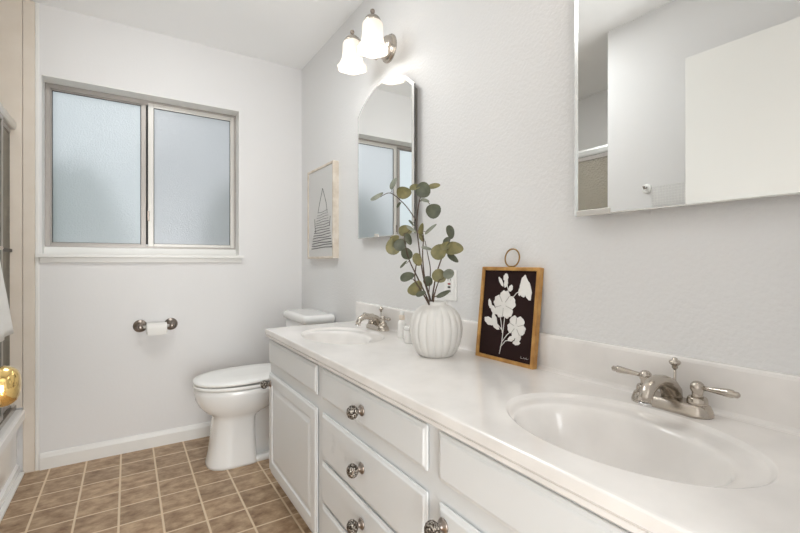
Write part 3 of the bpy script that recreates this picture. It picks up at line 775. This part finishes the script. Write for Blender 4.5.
# ------------------------------------------------------------------ framed botanical leaning on the backsplash
AW, AH, AT = 0.232, 0.296, 0.020
a_bl = Vector((0.970, 1.050, CZ)); a_br = Vector((0.977, 0.818, CZ))
ux = (a_br - a_bl).normalized()
lean = math.asin(0.0335 / AH)
nrm_h = Vector((ux.y, -ux.x, 0)).normalized()
if nrm_h.x > 0: nrm_h = -nrm_h                     # towards the room
uz = (Vector((0, 0, 1)) * math.cos(lean) - nrm_h * math.sin(lean)).normalized()
un = ux.cross(uz)
if un.x > 0: un = -un
def A(s, t, n): return a_bl + ux * s + uz * t + un * (n)
art = thing('framed_botanical', 'gold wood frame with white flowers on dark cloth, leaning on the backsplash', 'picture', a_bl + ux * AW / 2)
def abox(b, s0, s1, t0, t1, n0, n1):
    k = len(b.v); b.box(s0, s1, t0, t1, n0, n1)
    b.map(lambda p: A(p.x, p.y, p.z), k); return b
fb = MB(); fwid = 0.0115
for q in ((0, fwid, 0, AH), (AW - fwid, AW, 0, AH), (fwid, AW - fwid, 0, fwid), (fwid, AW - fwid, AH - fwid, AH)):
    abox(fb, q[0], q[1], q[2], q[3], -AT, 0.0)
fb.build('frame', M['gold_wood'], art, bevel=0.002)
pn = abox(MB(), fwid, AW - fwid, fwid, AH - fwid, -0.012, -0.006).build('backing_cloth', M['panel_dark'], art)
pw, ph_ = AW - 2 * fwid, AH - 2 * fwid
def AP(s, t, n=0.0): return A(fwid + s * pw, fwid + t * ph_, -0.006 + n)
fl = MB()
def blob(b, s, t, r, ang, ra, n0=0.0012, notch=0.0):
    """petal: an ellipse r x ra (metres) centred at (s,t), turned by ang, slightly domed"""
    N = 32; ring0, ring1 = [], []
    c0 = Vector((fwid + s * pw, fwid + t * ph_))
    for j in range(N):
        a = 2 * PI * j / N
        rad = 1 + 0.05 * math.cos(7 * a + s * 9) + 0.03 * math.cos(4 * a) - notch * max(0, math.cos(a)) ** 12
        x, y = r * math.cos(a) * rad, ra * math.sin(a) * rad
        X, Y = x * math.cos(ang) - y * math.sin(ang), x * math.sin(ang) + y * math.cos(ang)
        ring0.append(A(c0.x + X, c0.y + Y, -0.006 + 0.0002)); ring1.append(A(c0.x + X * 0.85, c0.y + Y * 0.85, -0.006 + n0))
    b.loft([ring0, ring1], (False, True), False)
def flower(s, t, r, n=5, rot=0.3):
    for k in range(n):
        a = rot + 2 * PI * k / n
        blob(fl, s + 0.58 * r * math.cos(a) / pw, t + 0.58 * r * math.sin(a) / ph_, r * 0.47, a, r * 0.44, 0.0012 + 0.0005 * k, 0.25)
    blob(fl, s, t, r * 0.2, 0, r * 0.2, 0.0032)
    for k in range(n):
        a = rot + 2 * PI * (k + 0.5) / n
        MB().tube([AP(s + 0.22 * r * math.cos(a) / pw, t + 0.22 * r * math.sin(a) / ph_, 0.0036), AP(s + 0.80 * r * math.cos(a) / pw, t + 0.80 * r * math.sin(a) / ph_, 0.0034)], 0.0008, 5).build('petal_line', M['petal_line'], pn)
flower(0.44, 0.605, 0.046)
flower(0.70, 0.375, 0.036, 5, 0.9)
blob(fl, 0.78, 0.83, 0.033, 1.55, 0.015); blob(fl, 0.85, 0.80, 0.033, 1.9, 0.013, 0.0018); blob(fl, 0.73, 0.785, 0.018, 1.3, 0.008, 0.0015); blob(fl, 0.86, 0.735, 0.018, 2.2, 0.008, 0.0014)
blob(fl, 0.43, 0.92, 0.013, 1.5, 0.010); blob(fl, 0.34, 0.87, 0.018, 2.2, 0.006); blob(fl, 0.44, 0.855, 0.014, 1.4, 0.008); blob(fl, 0.54, 0.80, 0.011, 1.2, 0.008)
blob(fl, 0.15, 0.60, 0.016, 1.9, 0.007); blob(fl, 0.23, 0.535, 0.018, 2.3, 0.009)
blob(fl, 0.16, 0.395, 0.022, 2.8, 0.012); blob(fl, 0.27, 0.405, 0.024, 1.9, 0.011); blob(fl, 0.30, 0.35, 0.018, 2.6, 0.008)
blob(fl, 0.62, 0.235, 0.014, 0.4, 0.008); blob(fl, 0.74, 0.245, 0.015, 0.9, 0.009); blob(fl, 0.72, 0.20, 0.014, 0.1, 0.007)
for pts in ([(0.42, 0.04), (0.45, 0.18), (0.46, 0.32), (0.47, 0.46), (0.46, 0.55)], [(0.45, 0.18), (0.54, 0.27), (0.63, 0.33)], [(0.46, 0.30), (0.36, 0.36), (0.25, 0.42), (0.22, 0.52)], [(0.45, 0.28), (0.40, 0.42), (0.36, 0.52)],
            [(0.43, 0.12), (0.52, 0.20), (0.66, 0.225)], [(0.47, 0.68), (0.50, 0.78), (0.44, 0.88)], [(0.55, 0.66), (0.66, 0.75), (0.76, 0.79)]):
    fl.tube([AP(s, t, 0.001) for s, t in pts], 0.0013, 6)
fl.build('flower_motif', M['petal'], pn)
sg = MB()
for pts in ([(0.82, 0.065), (0.82, 0.045), (0.845, 0.045)], [(0.86, 0.045), (0.87, 0.06), (0.88, 0.045), (0.89, 0.055)], [(0.90, 0.045), (0.91, 0.065), (0.92, 0.045), (0.95, 0.055)]):
    sg.tube([AP(s, t, 0.0005) for s, t in pts], 0.0005, 5)
sg.build('signature', M['petal'], pn)
rg = MB()
rc = (0.52 * AW, AH + 0.029)
ring = [A(rc[0] + 0.0285 * math.cos(a), rc[1] + 0.0285 * math.sin(a), -0.006) for a in [2 * PI * i / 32 for i in range(33)]]
rg.tube(ring, 0.0024, 10, (False, False))
ro_ = rg.build('hanging_ring', M['ring'], art)
abox(MB(), rc[0] - 0.006, rc[0] + 0.006, AH - 0.002, AH + 0.004, -0.010, -0.002).build('ring_holder', M['ring'], art, bevel=0.001)

# ------------------------------------------------------------------ vase and eucalyptus
VX, VY = 0.865, 1.126
va = MB()
vp = [(0.050, 0.0), (0.055, 0.002), (0.0645, 0.012), (0.0775, 0.036), (0.0850, 0.064), (0.0870, 0.088), (0.0845, 0.112), (0.0765, 0.136), (0.0640, 0.153), (0.0500, 0.163), (0.0400, 0.167), (0.0355, 0.169), (0.0345, 0.174), (0.0345, 0.178), (0.0325, 0.180), (0.0300, 0.178), (0.0295, 0.165), (0.040, 0.14), (0.055, 0.10), (0.045, 0.03)]
N_RIB = 18
def vrip(a, h):
    k = max(0.0, min(1.0, (0.166 - h) / 0.03))
    return 1 + 0.075 * k * (abs(math.cos(N_RIB / 2 * a)) ** 0.5 - 0.72)
# only the outer wall is ribbed
rings = []
for i, (r, h) in enumerate(vp):
    rings.append([(VX + r * (vrip(2 * PI * j / 144, h) if i < 13 else 1) * math.cos(2 * PI * j / 144), VY + r * (vrip(2 * PI * j / 144, h) if i < 13 else 1) * math.sin(2 * PI * j / 144), CZ + h) for j in range(144)])
va.loft(rings, (True, True), True)
vo = va.build('vase', M['vase'], origin=(VX, VY, CZ))
tag(vo, 'round white ribbed ceramic vase on the vanity top', 'vase')

SY, CYW = math.sin(YAW), math.cos(YAW)
def at(u, v, d):
    t = (u - 400) / F
    return Vector(((SY + CYW * t) * d, (CYW - SY * t) * d, CH + (262.5 - v) / F * d))
def zz(p, d): return at(365 + p[0] / 4.1, 175 + p[1] / 4.1, d)
neck = Vector((VX, VY, CZ + 0.17))
cam_right = Vector((CYW, -SY, 0)); cam_fwd = Vector((SY, CYW, 0)); cam_up = Vector((0, 0, 1))
lr = random.Random(11)
def leaf(b, c, length, width, ang, tilt, stalk):
    """rounded eucalyptus leaf: cupped disc centred at c; ang turns it in the leaf plane, tilt leans it"""
    n0 = (-cam_fwd * math.cos(tilt[0]) * math.cos(tilt[1]) + cam_up * math.sin(tilt[0]) + cam_right * math.sin(tilt[1])).normalized()
    e1 = (cam_right - n0 * cam_right.dot(n0)).normalized(); e2 = n0.cross(e1)
    if e2.z < 0: e2 = -e2
    a1 = e1 * math.cos(ang) + e2 * math.sin(ang); a2 = -e1 * math.sin(ang) + e2 * math.cos(ang)
    N, R = 18, 4
    vs = [c]; fs = []
    for i in range(1, R + 1):
        q = i / R
        for j in range(N):
            a = 2 * PI * j / N
            x = length / 2 * math.cos(a) * (1 + 0.05 * math.cos(a)); y = width / 2 * math.sin(a) * (1 - 0.12 * math.cos(a))
            cup = 0.10 * width * (abs(math.sin(a)) ** 1.3) * q * q - 0.05 * length * (math.cos(a) * q) ** 2
            vs.append(c + a1 * x * q + a2 * y * q + n0 * cup)
    for j in range(N): fs.append((0, 1 + (j + 1) % N, 1 + j))
    for i in range(R - 1):
        for j in range(N):
            p, q2 = 1 + i * N + j, 1 + i * N + (j + 1) % N
            fs.append((p, q2, q2 + N, p + N))
    b.add(vs, fs, True)
def sprig(label, d0, d1, paths, leaves):
    root = thing('eucalyptus_stem', label, 'plant stem', neck, 'eucalyptus stems in the vase')
    st_ = MB()
    allp = []
    for pi, path in enumerate(paths):
        n = len(path); pts = []
        for i, p in enumerate(path):
            f = max(0.0, min(1.0, (515 - p[1]) / 430))
            pts.append(zz(p, d0 + (d1 - d0) * f))
        if pi == 0:
            off = neck + Vector((pts[0].x - neck.x, pts[0].y - neck.y, 0)).normalized() * 0.016 - pts[0]
            if len(pts) > 1: pts = [neck + Vector((0.012 * math.cos(d1 * 90), 0.012 * math.sin(d1 * 90), -0.06)), Vector((pts[0].x, pts[0].y, CZ + 0.178))] + pts[1:]
        # smooth the polyline
        sm = [pts[0]]
        for i in range(len(pts) - 1):
            p0 = pts[max(i - 1, 0)]; p1 = pts[i]; p2 = pts[i + 1]; p3 = pts[min(i + 2, len(pts) - 1)]
            for k in range(1, 5):
                t = k / 4
                sm.append(0.5 * ((2 * p1) + (p2 - p0) * t + (2 * p0 - 5 * p1 + 4 * p2 - p3) * t * t + (3 * p1 - p0 - 3 * p2 + p3) * t ** 3))
        L = len(sm)
        r0, r1 = (0.0030, 0.0015) if pi == 0 else (0.0019, 0.0012)
        st_.tube(sm, [r0 + (r1 - r0) * i / (L - 1) for i in range(L)], 8)
        allp += sm
    groups = {}
    for (x, y, ln_, wd, ang, tl, m_) in leaves:
        f = max(0.0, min(1.0, (515 - y) / 430))
        d = d0 + (d1 - d0) * f + lr.uniform(-0.012, 0.012)
        c = zz((x, y), d)
        k = d / (4.1 * F)
        b = groups.setdefault(m_, MB())
        leaf(b, c, ln_ * k * 1.14, wd * k * 1.14, math.radians(ang), tl, None)
        q = min(allp, key=lambda p: (p - c).length)
        e = c + (q - c) * min(1.0, 0.5 * min(ln_, wd) * k / max(1e-6, (q - c).length))
        mid = (q + e) / 2 + Vector((0, 0, -0.004))
        st_.tube([q, mid, e], [0.0010, 0.0008, 0.0007], 6)
    st_.build('stem', M['stem'], root)
    for m_, b in groups.items(): b.build('leaves', M['leaf_' + m_], root, recalc=False)
    return root
T = lambda a=0.5, b=0.5: (lr.uniform(-a, a), lr.uniform(-b, b))
sprig('tallest eucalyptus stem, its top leaves in front of the arched mirror edge', 1.40, 1.42,
      [[(268, 515), (240, 420), (222, 300), (213, 200), (222, 110), (232, 85)], [(208, 185), (182, 145), (150, 108), (105, 74), (72, 84)], [(222, 108), (245, 103), (265, 118)]],
      [(238, 62, 58, 54, 80, T(), 'dark'), (204, 50, 42, 26, 20, T(), 'olive'), (283, 45, 46, 20, 12, T(), 'olive'), (280, 147, 56, 54, 30, T(), 'dark'), (246, 104, 34, 14, -10, T(), 'grey'),
       (158, 72, 56, 46, 5, T(), 'olive'), (48, 89, 54, 17, 26, T(), 'grey'), (116, 36, 46, 22, 62, T(), 'grey'), (138, 122, 34, 10, 65, T(), 'dark'), (190, 196, 30, 8, -48, T(), 'dark')])
sprig('eucalyptus stem leaning left with a dense cluster of dark leaves halfway', 1.39, 1.345,
      [[(262, 515), (215, 420), (182, 350), (165, 285), (160, 240)]],
      [(116, 292, 66, 54, 75, T(), 'olive'), (143, 286, 50, 42, 40, T(), 'dark'), (165, 228, 54, 40, 10, T(), 'olive'), (171, 322, 54, 46, 60, T(), 'dark'), (158, 366, 40, 9, 50, T(), 'dark'),
       (178, 262, 44, 26, -70, T(), 'dark'), (120, 262, 40, 26, 30, T(), 'olive'), (190, 222, 44, 12, -35, T(), 'grey')])
sprig('short eucalyptus stem drooping low at the left of the vase mouth', 1.385, 1.33,
      [[(258, 515), (228, 470), (205, 430), (208, 380), (214, 355)], [(215, 450), (196, 425)]],
      [(172, 418, 54, 36, 20, T(), 'dark'), (205, 465, 64, 50, 55, T(), 'olive'), (228, 487, 38, 20, 18, T(), 'dark'), (215, 346, 52, 34, -75, T(), 'olive')])
sprig('upright middle eucalyptus stem with small pale leaves', 1.41, 1.43,
      [[(270, 515), (246, 430), (236, 330), (240, 262), (234, 225)], [(262, 480), (268, 390), (258, 330), (246, 270)]],
      [(230, 225, 50, 20, 80, T(), 'olive'), (268, 222, 56, 14, 38, T(), 'grey'), (252, 300, 40, 12, -14, T(), 'grey'), (258, 435, 42, 34, -60, T(), 'dark'), (232, 258, 34, 16, -60, T(), 'olive')])
sprig('eucalyptus stem leaning right with large olive leaves near its tip', 1.40, 1.36,
      [[(275, 515), (290, 420), (313, 345), (336, 295), (350, 262)], [(336, 300), (345, 318)]],
      [(303, 316, 62, 56, 60, T(), 'olive'), (362, 302, 70, 52, -8, T(), 'olive'), (349, 233, 52, 32, -72, T(), 'dark'), (359, 338, 52, 22, -42, T(), 'dark'), (335, 272, 38, 26, 70, T(), 'dark'), (330, 290, 44, 30, 20, T(), 'olive')])
sprig('low eucalyptus stem at the right, in front of the wall outlet', 1.385, 1.34,
      [[(280, 515), (290, 470), (305, 430)], [(284, 500), (300, 493)]],
      [(303, 414, 54, 48, -40, T(), 'olive'), (343, 405, 48, 36, 8, T(), 'grey'), (320, 488, 56, 18, 25, T(), 'dark')])

# ------------------------------------------------------------------ wall outlet, bottle and jar behind the vase
OY, OZ = 1.247, 0.998
ou = thing('wall_outlet', 'white electrical outlet with red button on the wall behind the plant', 'outlet', (W, OY, OZ))
MB().box(W - 0.006, W, OY - 0.036, OY + 0.036, OZ - 0.058, OZ + 0.058).build('cover_plate', M['plastic'], ou, bevel=0.003)
ot = MB().box(W - 0.0085, W - 0.005, OY - 0.0165, OY + 0.0165, OZ - 0.034, OZ + 0.034).build('receptacle', M['plastic'], ou, bevel=0.0015)
MB().box(W - 0.0105, W - 0.008, OY - 0.007, OY + 0.007, OZ + 0.002, OZ + 0.008).build('button', M['red'], ot)
MB().box(W - 0.0105, W - 0.008, OY - 0.007, OY + 0.007, OZ - 0.010, OZ - 0.004).build('button', M['black'], ot)
for z in (OZ + 0.021, OZ - 0.022):
    for y in (OY - 0.007, OY + 0.007):
        MB().box(W - 0.0092, W - 0.008, y - 0.001, y + 0.001, z - 0.004, z + 0.004).build('slot', M['black'], ot)

bx_, by_ = 0.948, 1.462
bo_ = thing('soap_bottle', 'slim white soap bottle with cream neck on the vanity, left of vase', 'bottle', (bx_, by_, CZ))
MB().lathe([(0.0170, 0.0), (0.0180, 0.003), (0.0180, 0.056), (0.0165, 0.064), (0.0110, 0.072), (0.0090, 0.074)], (bx_, by_, CZ), 'z', 24).build('body', M['plastic'], bo_)
MB().lathe([(0.0115, 0.073), (0.0125, 0.076), (0.0120, 0.090), (0.0085, 0.094)], (bx_, by_, CZ), 'z', 20).build('neck', M['cream'], bo_)
MB().lathe([(0.0085, 0.0935), (0.0090, 0.096), (0.0090, 0.106), (0.0060, 0.109)], (bx_, by_, CZ), 'z', 20).build('cap', M['plastic'], bo_)
jx, jy = 0.912, 1.352
ja = thing('cosmetic_jar', 'short white lidded jar on the vanity touching the vase outline', 'jar', (jx, jy, CZ))
MB().lathe([(0.0200, 0.0), (0.0215, 0.003), (0.0215, 0.044), (0.0200, 0.048)], (jx, jy, CZ), 'z', 24).build('body', M['plastic'], ja)
MB().lathe([(0.0190, 0.047), (0.0220, 0.0485), (0.0220, 0.060), (0.0200, 0.063)], (jx, jy, CZ), 'z', 24).build('lid', M['porcelain'], ja)
